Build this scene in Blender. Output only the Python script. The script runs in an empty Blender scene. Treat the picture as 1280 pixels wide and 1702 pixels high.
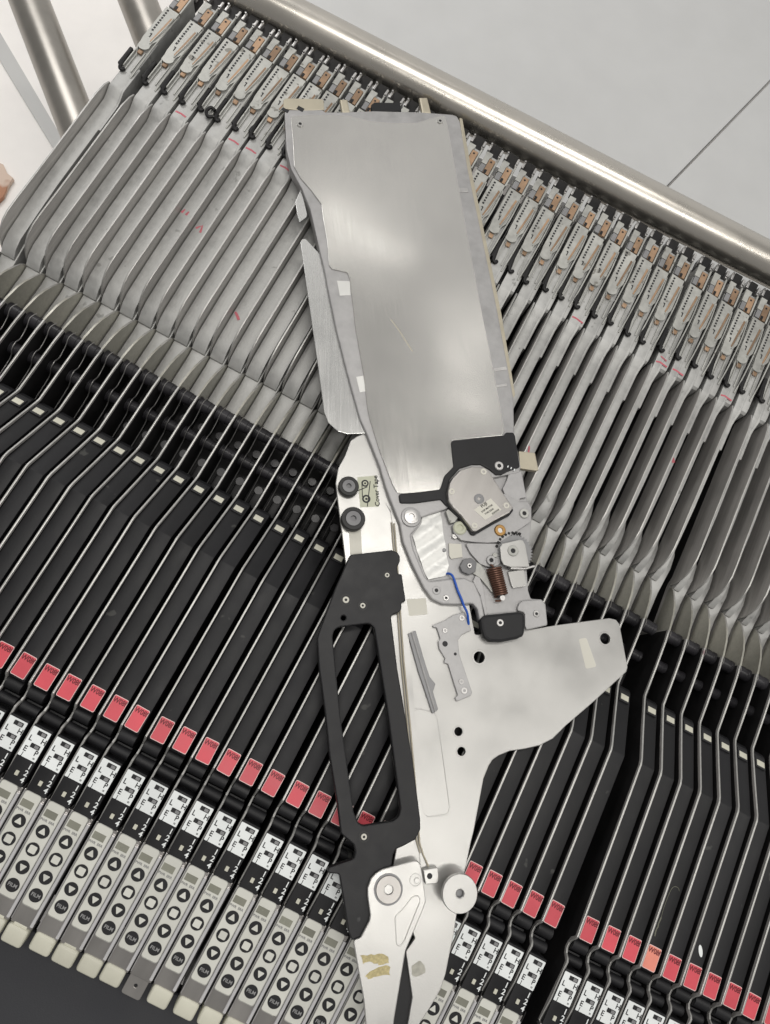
import bpy, bmesh, math, random
from mathutils import Vector, Matrix
U = 0.02            # one feeder pitch in metres
R = math.radians
C = bpy.context.scene.collection
sc = bpy.context.scene
# ------------------------------------------------------------------ camera
cd = bpy.data.cameras.new('camera'); cam = bpy.data.objects.new('camera', cd); C.objects.link(cam)
cam.location = (21.4994963*U, 3.91799283*U, 30.06730122*U)
cam.rotation_euler = (0.20611163, -0.15884957, 0.43581868)
cd.sensor_fit = 'HORIZONTAL'; cd.sensor_width = 36; cd.lens = 36*1145.75/1280
cd.clip_start = 0.01; cd.clip_end = 100
sc.camera = cam
# ------------------------------------------------------------------ world and lamps
w = bpy.data.worlds.new('World'); sc.world = w; w.use_nodes = True
bg = w.node_tree.nodes['Background']; bg.inputs[0].default_value = (1.0, .985, .96, 1); bg.inputs[1].default_value = 0.34
wn = w.node_tree; tcw = wn.nodes.new('ShaderNodeTexCoord'); sx_ = wn.nodes.new('ShaderNodeSeparateXYZ'); mr_ = wn.nodes.new('ShaderNodeMapRange')
wn.links.new(tcw.outputs['Generated'], sx_.inputs[0]); wn.links.new(sx_.outputs['Y'], mr_.inputs[0])
mr_.inputs['From Min'].default_value = .40; mr_.inputs['From Max'].default_value = .74; mr_.inputs['To Min'].default_value = .27; mr_.inputs['To Max'].default_value = .62
wn.links.new(mr_.outputs[0], bg.inputs[1])
def area(name, loc, rot, sx, sy, power, col=(1, .97, .92)):
    l = bpy.data.lights.new(name, 'AREA'); l.shape = 'RECTANGLE'; l.size = sx; l.size_y = sy; l.energy = power; l.color = col
    o = bpy.data.objects.new(name, l); o.location = loc; o.rotation_euler = rot; C.objects.link(o); return o
area('ceiling_lamp', (.25, .75, 2.3), (R(-8), R(-4), R(24)), 1.5, .2, 18)
area('ceiling_lamp', (.75, -.35, 2.3), (R(8), R(6), R(24)), 1.5, .2, 13)
area('ceiling_lamp', (-.13, 2.42, 2.3), (R(-35), R(-8), R(14)), .62, .14, .65)
area('ceiling_lamp', (.60, 2.17, 2.3), (R(-35), R(4), R(20)), .3, .15, .26)
area('ceiling_lamp', (.76, 1.88, 2.3), (R(-30), R(4), R(21)), .45, .03, .25)
area('window_light', (-1.3, 1.7, 1.5), (R(10), R(8), R(24)), 1.2, 1.0, 26, (1, .985, .97))  # unseen fill light added to brighten the floor at the upper left
area('ceiling_lamp', (2.3, .5, 2.0), (R(0), R(46), R(20)), 1.6, .5, 12)  # soft side light added at the right for the left bank's fin faces
sc.view_settings.view_transform = 'Standard'; sc.view_settings.look = 'None'
sc.view_settings.exposure = 0.0; sc.view_settings.gamma = 1
# ------------------------------------------------------------------ baked shape data (feeder frame, units of one pitch)
S={"cover":[[-13.869,18.399],[-13.003,19.138],[-11.926,19.842],[-11.361,20.189],[-10.263,20.537],[-9.197,21.137],[-8.171,21.87],[-7.341,22.939],[-7.049,23.189],[-6.63,22.63],[-4.42,19.082],[-2.056,15.314],[-0.605,13.02],[0.971,10.614],[2.696,7.855],[2.658,7.626],[0.559,6.212],[0.566,6.046],[1.13,5.01],[0.92,4.404],[0.998,3.714],[0.912,3.556],[-0.593,2.675],[-0.738,2.662],[-1.109,2.947],[-2.276,4.112],[-3.232,5.193],[-3.617,5.693],[-4.478,7.151],[-5.809,9.094],[-7.171,11.348],[-7.47,11.707],[-8.208,11.486],[-8.419,11.589],[-9.076,12.755],[-9.847,13.879],[-10.231,14.511],[-10.956,14.938],[-11.816,15.339],[-12.367,15.78],[-13.11,17.142]],"housing":[[-14.329,18.649],[-13.498,17.121],[-13.162,16.517],[-12.431,15.585],[-11.459,14.832],[-10.609,14.014],[-9.386,12.406],[-8.577,11.377],[-7.874,10.384],[-6.624,8.665],[-5.154,6.823],[-3.74,5.129],[-3.11,4.566],[-1.951,3.442],[-1.292,2.662],[-0.994,2.372],[-0.039,1.42],[0.518,1.519],[0.734,2.128],[1.627,3.031],[2.339,4.893],[4.111,6.328],[4.065,6.608],[3.126,8.099],[2.456,9.719],[0.033,13.624],[-1.379,15.81],[-4.632,20.777],[-6.181,23.362],[-6.469,23.615],[-6.742,23.568],[-8.259,22.702],[-10.469,21.254],[-11.631,20.35],[-12.546,19.712],[-12.69,19.795]],"arm":[[-1.316,2.706],[-1.007,2.358],[0.006,1.376],[0.441,0.735],[1.167,0.039],[2.129,-0.737],[2.67,-1.031],[3.168,-1.024],[3.694,-0.799],[4.417,-0.391],[4.683,-0.527],[5.027,-1.005],[5.371,-0.899],[5.082,-0.628],[4.676,0.001],[4.122,0.507],[3.627,0.504],[2.952,0.112],[2.232,-0.361],[1.976,-0.249],[1.013,0.657],[0.626,1.197],[0.762,1.637],[0.801,2.032],[0.642,2.327],[0.378,2.443],[0.023,2.355],[-0.343,2.292],[-0.59,2.575],[-1.021,2.925]],"floor":[[-0.488,2.253],[1.32,3.383],[2.112,4.844],[3.994,6.51],[4.241,6.539],[5.022,5.272],[5.315,5.093],[5.557,4.465],[5.856,3.362],[6.118,2.359],[6.587,1.357],[6.84,1.054],[7.318,1.255],[7.572,1.075],[7.993,0.287],[7.123,-0.392],[5.27,-0.893],[4.766,-0.101],[4.285,0.114],[3.04,-0.641],[1.913,-0.448],[0.765,0.799]],"foil":[[0.276,2.688],[1.158,3.274],[1.391,2.945],[2.019,1.908],[2.77,0.713],[2.826,0.226],[2.173,-0.275],[1.886,-0.027],[1.394,0.484],[0.737,1.227],[0.884,1.925],[0.766,2.337]],"bracket":[[-0.632,2.616],[0.965,3.706],[0.931,4.436],[1.127,5.001],[0.587,5.982],[0.569,6.175],[2.707,7.644],[2.757,7.844],[3.076,8.018],[3.224,7.89],[4.012,6.534],[3.561,6.059],[3.338,5.741],[3.103,5.617],[2.717,5.712],[2.264,5.739],[1.876,5.532],[1.431,5.096],[1.213,4.356],[1.32,3.666],[1.699,3.063],[1.206,3.286],[0.204,2.575],[-0.41,2.257]],"motor":[[1.329,3.649],[1.247,4.088],[1.285,4.405],[1.469,4.952],[1.868,5.336],[2.394,5.576],[2.608,5.557],[3.099,5.225],[3.73,4.818],[4.105,4.58],[4.381,4.433],[4.295,4.1],[3.763,3.383],[3.209,2.569],[3.061,2.524],[2.912,2.635],[2.306,2.951],[1.829,3.115],[1.511,3.307]],"mplate":[[2.165,2.484],[2.347,2.199],[2.573,2.096],[2.821,2.015],[3.413,2.208],[3.999,2.473],[4.512,2.762],[5.399,4.208],[5.492,4.407],[5.262,5.004],[4.985,5.189],[4.665,4.99],[3.858,5.03],[2.928,4.219],[2.555,2.872]],"mtab":[[1.646,2.913],[1.703,3.07],[2.286,2.925],[2.222,2.639],[2.043,2.484]],"rbracket":[[3.698,5.674],[3.66,6.09],[4.178,6.444],[4.871,5.36],[4.601,5.154],[4.639,4.976],[4.129,4.745],[3.667,5.194]],"creamtab":[[3.704,7.363],[4.465,7.669],[4.944,6.927],[4.847,6.842],[4.079,6.57]],"sensor":[[4.535,2.464],[4.575,2.67],[5.253,3.216],[5.398,3.242],[5.573,3.11],[6.125,2.24],[5.32,1.841],[4.984,1.796],[4.801,1.95]],"sensorlip":[[5.345,1.884],[6.004,2.164],[6.322,2.461],[6.403,2.408],[6.08,2.125],[5.386,1.781]],"sensortab":[[5.364,1.678],[6.017,2.136],[6.384,1.506],[6.285,1.367],[5.867,1.102],[5.74,1.191]],"sector":[[3.046,2.004],[4.537,2.724],[4.773,2.467],[4.898,1.846],[4.665,1.547],[4.326,1.44],[4.027,1.426],[3.452,1.681]],"hex":[[3.222,0.872],[3.246,1.249],[3.551,1.462],[3.862,1.372],[3.967,0.968],[3.743,0.706],[3.416,0.696]],"lever2":[[3.776,1.443],[4.092,1.416],[4.96,0.93],[5.233,0.551],[5.021,0.478],[4.341,0.808],[3.884,0.886]],"whitesq":[[2.378,1.664],[2.919,1.905],[3.205,1.366],[2.759,1.052],[2.63,1.141]],"wallstrip":[[4.057,0.836],[4.265,0.848],[4.572,0.544],[5.225,-0.54],[5.144,-0.638],[4.599,0.107],[4.05,0.56]],"foot":[[5.026,-0.705],[5.185,-0.585],[6.392,0.142],[6.61,0.202],[6.744,0.09],[6.993,-0.551],[7.008,-0.746],[6.779,-0.998],[6.176,-1.426],[5.7,-1.636],[5.414,-1.586],[5.144,-1.284],[4.946,-0.946]],"ear":[[6.358,0.342],[6.357,0.579],[6.461,0.75],[7.251,1.193],[7.5,1.072],[7.921,0.231],[7.099,-0.395],[6.956,-0.258],[6.743,0.289],[6.407,0.217]],"base":[[-3.216,4.717],[-3.438,4.461],[-3.65,4.057],[-3.567,3.294],[-3.586,2.564],[-3.389,1.896],[-2.876,1.07],[-1.854,-0.521],[-1.553,-1.002],[-0.577,-2.67],[1.28,-2.926],[3.387,-6.079],[4.725,-8.08],[5.944,-10.036],[5.325,-10.653],[5.59,-11.838],[7.349,-13.415],[7.187,-13.965],[8.054,-15.281],[8.241,-16.138],[8.411,-16.862],[8.841,-16.808],[8.669,-15.98],[8.847,-15.358],[8.995,-14.648],[8.978,-14.09],[8.74,-12.716],[8.604,-12.076],[8.315,-10.548],[8.13,-9.374],[8.075,-8.906],[7.702,-6.9],[7.723,-6.321],[7.789,-6.057],[7.97,-5.794],[8.357,-5.424],[8.934,-5.08],[9.519,-4.663],[9.966,-4.169],[10.335,-3.405],[11.202,-1.888],[12.19,-0.037],[12.189,0.197],[11.193,1.871],[10.963,1.99],[10.641,1.913],[8.418,0.503],[7.194,-0.317],[5.1,-1.544],[2.727,1.972],[1.046,3.021],[-1.661,3.554],[-2.707,4.488]],"basestrip":[[-0.987,2.109],[-0.592,1.838],[-0.125,1.137],[0.559,-0.053],[1.565,-1.904],[2.66,-3.97],[4.33,-6.967],[5.906,-9.799],[6.53,-10.976],[6.667,-10.92],[6.091,-9.722],[4.564,-6.864],[2.899,-3.859],[1.662,-1.595],[0.755,0.044],[-0.116,1.453]],"rodline":[[-0.24,1.384],[0.557,-0.058],[1.418,-1.716],[2.633,-3.983],[3.868,-6.125],[5.031,-8.192],[6.102,-10.196],[6.417,-10.544],[6.798,-10.862]],"lever":[[4.981,-14.265],[5.201,-14.087],[5.279,-13.431],[5.239,-13.26],[4.86,-12.689],[4.737,-12.423],[4.727,-12.088],[4.832,-11.841],[5.013,-11.608],[6.047,-10.863],[6.205,-10.799],[6.371,-10.894],[7.081,-11.991],[7.091,-12.285],[7.019,-13.856],[7.517,-16.016],[7.796,-16.968],[6.995,-17.259],[6.569,-16.55],[6.175,-15.887]],"recess":[[6.133,-12.939],[6.336,-12.525],[6.48,-12.085],[6.579,-11.955],[6.744,-11.912],[6.87,-12.02],[6.84,-13.541],[6.756,-13.813],[6.592,-13.79]],"tab":[[6.57,-11.04],[7.1,-10.722],[7.328,-11.128],[7.288,-11.283],[6.866,-11.476]],"frame":[[-1.419,-0.858],[0.138,0.162],[0.41,0.19],[0.587,0.085],[0.686,-0.136],[0.679,-0.409],[0.843,-0.685],[0.988,-0.613],[1.638,-1.633],[1.483,-1.749],[1.605,-2.022],[1.553,-2.205],[1.296,-2.471],[1.523,-2.845],[2.458,-4.379],[3.556,-5.994],[4.764,-7.802],[5.749,-9.407],[5.892,-9.734],[5.857,-10.145],[5.483,-10.57],[5.257,-10.781],[5.239,-11.0],[5.458,-11.814],[5.45,-13.395],[5.338,-14.097],[4.984,-14.321],[4.726,-14.096],[4.247,-13.405],[3.551,-12.426],[3.174,-12.556],[3.042,-12.496],[3.104,-12.357],[3.848,-11.732],[3.805,-11.472],[3.629,-11.264],[3.001,-11.103],[2.32,-10.057],[1.345,-8.687],[0.393,-7.155],[-0.539,-5.766],[-1.142,-4.721],[-1.193,-4.415],[-1.375,-2.446],[-1.391,-1.717]],"framehole":[[-0.582,-4.374],[-0.659,-4.095],[-0.501,-3.865],[0.585,-3.179],[0.847,-3.252],[1.15,-3.695],[2.894,-6.291],[4.824,-9.335],[4.884,-9.649],[4.735,-9.881],[3.698,-10.506],[3.447,-10.48],[3.119,-10.176],[1.072,-7.108]],"blade":[[-10.233,12.204],[-10.245,12.395],[-10.11,12.521],[-9.002,12.059],[-6.738,9.024],[-4.522,6.341],[-3.114,4.787],[-3.188,4.679],[-3.913,4.251],[-4.358,4.155],[-4.942,4.325],[-5.321,4.691],[-6.551,6.598],[-8.494,9.549]],"leafbit":[[-11.485,14.173],[-11.571,14.954],[-11.092,14.387],[-10.642,13.807],[-10.616,13.619],[-10.77,13.193],[-11.085,13.564]],"toptab":[[-14.651,19.155],[-14.6,19.328],[-13.068,20.363],[-12.914,20.332],[-12.638,19.831],[-13.481,19.151],[-14.414,18.681]],"connector":[[-10.724,21.617],[-10.655,21.855],[-9.469,22.64],[-9.204,22.209],[-10.474,21.229]],"post":[[-12.291,21.019],[-11.948,21.261],[-11.436,20.546],[-11.788,20.253]],"post2":[[-8.768,23.649],[-8.378,23.925],[-7.752,23.067],[-8.197,22.757]],"edgeplate":[[-6.331,23.674],[-6.174,23.735],[-4.467,20.939],[-1.225,15.944],[0.203,13.759],[2.464,10.003],[2.449,9.704],[0.126,13.44],[-1.325,15.678],[-4.504,20.508]],"chan1":[[-7.735,11.057],[-7.168,11.365],[-6.82,10.694],[-7.258,10.392]],"chan2":[[-4.767,6.92],[-4.495,7.145],[-4.037,6.493],[-4.283,6.285]],"clipa":[[-4.624,19.369],[-4.207,19.642],[-4.05,19.436],[-4.467,19.163]],"clipb":[[0.967,10.689],[1.471,11.088],[1.586,10.968],[1.054,10.554]],"clipc":[[1.411,9.914],[1.833,10.262],[1.907,10.158],[1.473,9.84]],"cardlabel":[[-2.637,2.606],[-1.903,3.091],[-1.174,1.803],[-1.918,1.387]],"tapestrip":[[-1.942,0.223],[-1.484,0.518],[-0.953,-0.497],[-1.408,-0.785]],"p1":[[3.158,-2.033],[3.584,-1.584],[3.837,-1.201],[4.258,-0.852],[4.833,-1.47],[4.527,-1.82],[4.446,-2.125],[4.736,-2.657],[5.876,-3.9],[5.868,-4.057],[5.387,-4.532],[5.273,-4.42],[5.334,-4.27],[4.443,-3.257],[4.248,-3.278],[4.227,-3.092],[3.818,-2.818],[3.663,-2.551],[3.702,-2.41],[3.364,-2.035],[3.242,-2.093]],"p2":[[2.311,-2.835],[2.562,-2.548],[3.536,-3.678],[3.914,-4.084],[4.258,-4.247],[4.282,-4.463],[4.292,-4.594],[4.78,-5.156],[4.628,-5.438],[3.874,-4.622],[3.401,-4.128]],"groove":[[3.744,-5.678],[3.962,-5.462],[4.693,-5.305],[4.919,-5.498],[6.833,-8.535],[6.861,-8.796],[6.055,-9.233],[5.835,-9.104],[4.767,-7.296]],"sticker":[[1.675,-1.464],[2.436,-1.036],[2.794,-1.655],[2.071,-2.09]],"scuff":[[9.588,0.371],[9.914,0.584],[10.798,-0.418],[10.358,-0.738]],"mlabel":[[2.735,3.453],[3.242,4.322],[3.906,4.056],[3.397,3.256]],"wire":[[2.837,0.355],[2.967,0.359],[3.154,0.241],[3.521,-0.175],[3.814,-0.447],[4.071,-0.705],[4.331,-0.902],[4.623,-1.284]],"residue1":[[5.476,-14.628],[5.764,-14.431],[6.186,-14.247],[6.46,-14.292],[6.608,-14.449],[6.236,-14.634],[5.945,-14.661],[5.654,-14.793]],"residue2":[[5.893,-15.146],[6.13,-14.844],[6.443,-14.534],[6.7,-14.542],[6.755,-14.776],[6.358,-15.011],[6.057,-15.231]],"smudge":[[7.594,-14.331],[7.823,-14.025],[8.076,-14.125],[8.218,-14.332],[7.919,-14.598],[7.747,-14.62]],"wedge":[[6.8,-13.66],[7.304,-13.732],[7.887,-14.345],[8.294,-15.272],[8.836,-16.854],[7.793,-17.233],[7.569,-16.177]],"scratch":[[-4.557,10.477],[-4.335,10.346],[-3.946,10.127],[-3.479,9.807],[-2.937,9.459]],"edgegap":[[-29.016,16.758]]}
Q={"roller1":[-2.799,1.944,0.462],"roller2":[-1.982,0.672,0.537],"wheel":[8.096,-11.19,0.705],"wheelhole":[8.105,-11.179,0.157],"bolt":[5.522,-12.166,0.5],"dimple":[6.387,-11.461,0.241],"tabhole":[6.905,-11.137,0.11],"hole1":[5.636,-2.37,0.258],"hole2":[10.761,0.937,0.253],"hole3":[5.973,-5.615,0.185],"hole4":[6.401,-6.297,0.184],"m1":[1.476,3.764,0.141],"m2":[2.457,5.345,0.146],"m3":[4.04,4.353,0.145],"m4":[3.048,2.776,0.141],"hub":[2.758,4.041,0.243],"boss":[0.311,1.931,0.472],"screwA":[5.035,4.544,0.236],"brass":[4.288,3.264,0.273],"mpad":[2.542,2.497,0.312],"brsc":[3.06,6.08,0.223],"rivet":[5.141,2.575,0.258],"gear":[5.323,2.669,0.844],"pin":[4.435,1.787,0.228],"hexpin":[3.602,1.08,0.112],"footsc":[5.804,-0.684,0.166],"earsc":[7.244,0.468,0.157],"armsc":[3.203,-0.703,0.137],"armdot":[2.68,-0.589,0.191],"f1":[-0.747,-2.714,0.142],"f2":[0.011,-2.621,0.118],"f3":[0.421,-0.952,0.106],"f4":[-0.513,-3.451,0.103],"f5":[3.885,-10.853,0.12],"p1a":[4.231,-1.16,0.137],"p1b":[3.754,-1.996,0.122],"p1c":[3.977,-2.519,0.122],"p1d":[4.562,-2.725,0.067],"p1e":[5.258,-3.687,0.12],"p1f":[5.524,-3.978,0.147],"cs1":[-13.241,18.227,0.185],"cs2":[-7.129,22.685,0.169],"sp0":[4.669,1.473,0],"sp1":[5.468,0.504,0],"mlc":[3.305,3.775,0],"mlx":[3.471,4.052,0],"cardc":[-1.91,2.213,0],"card_a":[-2.199,2.51,0.166],"card_b":[-1.84,1.866,0.192],"topl":[-13.899,18.881,0],"armhole":[2.904,0.381,0.111]}
# ------------------------------------------------------------------ materials
def mat(name, col, metal=0., rough=.5, noise=0., nscale=60, bump=0., bscale=200, vary=0., stretch=None, rz=0., wave=0., spots=None, coat=0.):
    m = bpy.data.materials.new(name); m.use_nodes = True; nt = m.node_tree; N = nt.nodes; L = nt.links
    b = N['Principled BSDF']; b.inputs['Metallic'].default_value = metal; b.inputs['Roughness'].default_value = rough
    b.inputs['Base Color'].default_value = (*col, 1)
    b.inputs['Specular IOR Level'].default_value = .32 if max(col) < .05 else .5
    if coat: b.inputs['Coat Weight'].default_value = coat; b.inputs['Coat Roughness'].default_value = .15
    tc = N.new('ShaderNodeTexCoord'); src = tc.outputs['Object']
    info = N.new('ShaderNodeObjectInfo')
    add = N.new('ShaderNodeVectorMath'); add.operation = 'ADD'
    mul = N.new('ShaderNodeVectorMath'); mul.operation = 'SCALE'; cmb = N.new('ShaderNodeCombineXYZ')
    L.new(info.outputs['Random'], cmb.inputs[0]); L.new(info.outputs['Random'], cmb.inputs[1]); L.new(cmb.outputs[0], mul.inputs[0]); mul.inputs['Scale'].default_value = 7.3
    L.new(src, add.inputs[0]); L.new(mul.outputs[0], add.inputs[1]); src = add.outputs[0]
    if stretch:
        m0 = N.new('ShaderNodeMapping'); m0.inputs['Rotation'].default_value = (0, 0, rz); L.new(src, m0.inputs[0]); mp = N.new('ShaderNodeMapping'); mp.inputs['Scale'].default_value = stretch; L.new(m0.outputs[0], mp.inputs[0]); ssrc = mp.outputs[0]
    else: ssrc = src
    out = None
    if noise:
        n = N.new('ShaderNodeTexNoise'); n.inputs['Scale'].default_value = nscale; n.inputs['Detail'].default_value = 6; L.new(ssrc, n.inputs['Vector'])
        n2 = N.new('ShaderNodeTexNoise'); n2.inputs['Scale'].default_value = 22; n2.inputs['Detail'].default_value = 4; L.new(src, n2.inputs['Vector'])
        ad = N.new('ShaderNodeMath'); ad.operation = 'ADD'; L.new(n.outputs[0], ad.inputs[0]); L.new(n2.outputs[0], ad.inputs[1])
        mr = N.new('ShaderNodeMapRange'); mr.inputs['From Min'].default_value = .6; mr.inputs['From Max'].default_value = 1.4
        mr.inputs['To Min'].default_value = 1-noise; mr.inputs['To Max'].default_value = 1+noise; L.new(ad.outputs[0], mr.inputs[0])
        val = mr.outputs[0]
        if vary:
            mv = N.new('ShaderNodeMapRange'); mv.inputs['To Min'].default_value = 1-vary; mv.inputs['To Max'].default_value = 1+vary; L.new(info.outputs['Random'], mv.inputs[0])
            mm = N.new('ShaderNodeMath'); mm.operation = 'MULTIPLY'; L.new(val, mm.inputs[0]); L.new(mv.outputs[0], mm.inputs[1]); val = mm.outputs[0]
        vs = N.new('ShaderNodeVectorMath'); vs.operation = 'SCALE'; vs.inputs[0].default_value = col; L.new(val, vs.inputs['Scale'])
        out = vs.outputs[0]
        rr = N.new('ShaderNodeMapRange'); rr.inputs['From Min'].default_value = .6; rr.inputs['From Max'].default_value = 1.4
        rr.inputs['To Min'].default_value = max(.05, rough*.8); rr.inputs['To Max'].default_value = min(1, rough*1.25); L.new(ad.outputs[0], rr.inputs[0]); L.new(rr.outputs[0], b.inputs['Roughness'])
    if spots:
        colr, scale, thr, amt = spots
        sn = N.new('ShaderNodeTexNoise'); sn.inputs['Scale'].default_value = scale; sn.inputs['Detail'].default_value = 3; L.new(src, sn.inputs['Vector'])
        sr = N.new('ShaderNodeMapRange'); sr.inputs['From Min'].default_value = thr; sr.inputs['From Max'].default_value = thr+.03; sr.inputs['To Max'].default_value = amt; L.new(sn.outputs[0], sr.inputs[0])
        mx = N.new('ShaderNodeMix'); mx.data_type = 'RGBA'; L.new(sr.outputs[0], mx.inputs[0]); mx.inputs[7].default_value = (*colr, 1)
        if out: L.new(out, mx.inputs[6])
        else: mx.inputs[6].default_value = (*col, 1)
        out = mx.outputs[2]
    if out: L.new(out, b.inputs['Base Color'])
    nrm = None
    if wave:
        wn = N.new('ShaderNodeTexNoise'); wn.inputs['Scale'].default_value = 9; wn.inputs['Detail'].default_value = 0; L.new(tc.outputs['Object'], wn.inputs['Vector'])
        bp = N.new('ShaderNodeBump'); bp.inputs['Strength'].default_value = 1; bp.inputs['Distance'].default_value = wave; L.new(wn.outputs[0], bp.inputs['Height']); nrm = bp.outputs[0]
    if bump:
        bn = N.new('ShaderNodeTexNoise'); bn.inputs['Scale'].default_value = bscale; bn.inputs['Detail'].default_value = 5; L.new(ssrc, bn.inputs['Vector'])
        bp2 = N.new('ShaderNodeBump'); bp2.inputs['Strength'].default_value = bump; bp2.inputs['Distance'].default_value = .0005; L.new(bn.outputs[0], bp2.inputs['Height'])
        if nrm: L.new(nrm, bp2.inputs['Normal'])
        nrm = bp2.outputs[0]
    if nrm: L.new(nrm, b.inputs['Normal'])
    return m
ALONG = (1, .04, 1)
M = {
 'plate': mat('fin_aluminium', (.42, .415, .40), .6, .38, .18, 500, .25, 900, .12, ALONG, spots=((.16, .02, .05), 30, .74, .55)),
 'plateside': mat('oxidised_plate_face', (.42, .405, .39), .3, .42, .25, 400, .2, 900, .16, ALONG, spots=((.16, .04, .06), 30, .76, .5)),  # face tone carries the shade between the fins, apart from the bright edges
 'guard': mat('polished_guard', (.38, .37, .325), .5, .35, .2, 300, .1, 900, .2),
 'body': mat('cast_aluminium', (.43, .43, .42), .4, .52, .2, 150, .35, 500, .08, spots=((.2, .2, .19), 70, .69, .6)),
 'pale': mat('pale_zinc', (.43, .43, .405), .4, .48, .24, 150, .25, 400, .06, spots=((.15, .14, .12), 90, .66, .7)),
 'steel': mat('bright_steel', (.55, .54, .53), .9, .34, .15, 150, .1, 300, .05),
 'black': mat('black_plastic', (.011, .011, .0125), 0, .5, .3, 60, .15, 700, .25, spots=((.075, .075, .07), 48, .69, .55)),
 'blackm': mat('black_enamel', (.012, .012, .0135), 0, .45, .25, 80, .1, 600, 0, spots=((.1, .1, .1), 60, .76, .4)),
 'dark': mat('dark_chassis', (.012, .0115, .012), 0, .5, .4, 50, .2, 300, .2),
 'roller': mat('dark_roller', (.022, .021, .024), 0, .33, .3, 40, .1, 300, .3),
 'cream': mat('cream_plastic', (.57, .56, .47), 0, .45, .08, 50, .1, 500, .05, spots=((.3, .27, .2), 60, .72, .5)),
 'panel': mat('grey_membrane', (.63, .63, .58), 0, .4, .07, 40, 0, 500, .07),
 'white': mat('white_label', (.80, .83, .83), 0, .45, .05, 60, 0, 500, .06),
 'ink': mat('black_ink', (.02, .02, .022), 0, .5),
 'winglass': mat('display_window', (.23, .23, .19), 0, .25, .12, 50, 0, 500, .15),
 'greyink': mat('grey_print', (.3, .3, .3), 0, .5),
 'red': mat('red_label', (.62, .075, .10), 0, .42, .1, 60, 0, 500, .12),
 'redpale': mat('faded_red_label', (.80, .27, .2), 0, .42, .15, 60),
 'redb': mat('label_border', (.82, .6, .58), 0, .5),
 'redink': mat('dark_red_print', (.13, .005, .012), 0, .5),
 'redpen': mat('red_pen_ink', (.50, .12, .15), 0, .5, .3, 400),
 'copper': mat('copper_block', (.33, .215, .135), .35, .45, .35, 90, .2, 300, .3),
 'cover': mat('thin_cover_sheet', (.60, .59, .565), .85, .18, .035, 1500, .012, 2500, 0, (1, .02, 1), rz=-.564, wave=.0022),
 'cast': mat('grey_casting', (.38, .375, .375), .45, .45, .15, 120, .3, 500),
 'castd': mat('dark_grey_casting', (.25, .25, .255), .3, .5, .15, 120, .3, 500),
 'baseplate': mat('frosted_aluminium', (.475, .47, .455), .65, .34, .06, 35, .08, 700, 0, spots=((.5, .49, .47), 50, .70, .4)),
 'polish': mat('polished_blade', (.60, .60, .59), .9, .26, .02, 1500, 0, 2500, 0, (1, .02, 1), rz=-.45, wave=.002),
 'foil': mat('silver_foil', (.66, .66, .64), .6, .42, .05, 60),
 'motor': mat('motor_steel', (.37, .355, .34), .8, .34, .12, 80, .1, 300, 0, (1, .05, 1)),
 'chrome': mat('rail_chrome', (.86, .85, .87), .6, .16, .08, 60),
 'brass': mat('brass', (.38, .22, .08), .8, .35, .1, 80),
 'spring': mat('brown_spring_steel', (.13, .065, .045), .6, .4, .2, 80),
 'blue': mat('blue_insulation', (.01, .08, .42), 0, .35),
 'tan': mat('tan_metal', (.46, .42, .33), .5, .45, .1, 100),
 'residue': mat('yellow_glue_residue', (.42, .36, .19), 0, .7, .45, 500, .6, 300),
 'smudge': mat('grey_glue_smudge', (.40, .39, .34), 0, .7, .3, 300),
 'glue': mat('dull_glue', (.13, .13, .10), 0, .7, .5, 500, .4, 400),
 'tape': mat('masking_tape', (.60, .585, .52), 0, .6, .05, 60),
 'floor': mat('white_floor', (.93, .90, .87), 0, .45, .04, 3),
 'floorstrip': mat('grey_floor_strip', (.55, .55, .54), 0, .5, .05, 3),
 'brown': mat('brown_tile', (.42, .20, .11), 0, .5, .45, 14, spots=((.75, .62, .52), 9, .52, .8)),
 'sheet': mat('white_enamel_sheet', (.58, .585, .585), .1, .35, .04, 3),
 'seam': mat('dark_seam', (.12, .12, .12), 0, .6),
 'tube': mat('satin_steel_tube', (.58, .55, .50), .92, .27, .06, 20, 0, 300, 0, (.05, 1, 1)),
 'tubed': mat('dull_steel_tube', (.36, .34, .31), .85, .33, .2, 12, 0, 200, 0, (1, 1, .1)),
 'mat': mat('dark_grey_mat', (.034, .035, .04), 0, .6, .15, 30, .2, 800),
 'rubber': mat('black_rubber', (.03, .03, .03), 0, .5, .2, 60),
 'hexgrey': mat('grey_knob_core', (.16, .16, .165), .3, .45),
 'card': mat('pale_green_sticker', (.50, .51, .40), 0, .5, .08, 60),
}
# ------------------------------------------------------------------ mesh helpers (pitch units, scaled on output)
def smooth(me, ang=27):
    for p in me.polygons: p.use_smooth = True
    try: me.set_sharp_from_angle(angle=R(ang))
    except Exception: pass
def obj(name, bm, mats, parent=None, loc=None):
    bmesh.ops.transform(bm, matrix=Matrix.Scale(U, 4), verts=bm.verts)
    me = bpy.data.meshes.new(name); bm.to_mesh(me); bm.free()
    for k in (mats if isinstance(mats, (list, tuple)) else [mats]): me.materials.append(M[k])
    smooth(me)
    o = bpy.data.objects.new(name, me); C.objects.link(o)
    if parent: o.parent = parent
    if loc: o.location = Vector(loc)*U
    return o
def merge(bm, me, T, mi=0):
    t = bmesh.new(); t.from_mesh(me)
    bmesh.ops.transform(t, matrix=T, verts=t.verts)
    if T.determinant() < 0: bmesh.ops.reverse_faces(t, faces=t.faces)
    for f in t.faces: f.material_index = mi
    t2 = bpy.data.meshes.new('tmp'); t.to_mesh(t2); t.free(); bm.from_mesh(t2); bpy.data.meshes.remove(t2)
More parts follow.
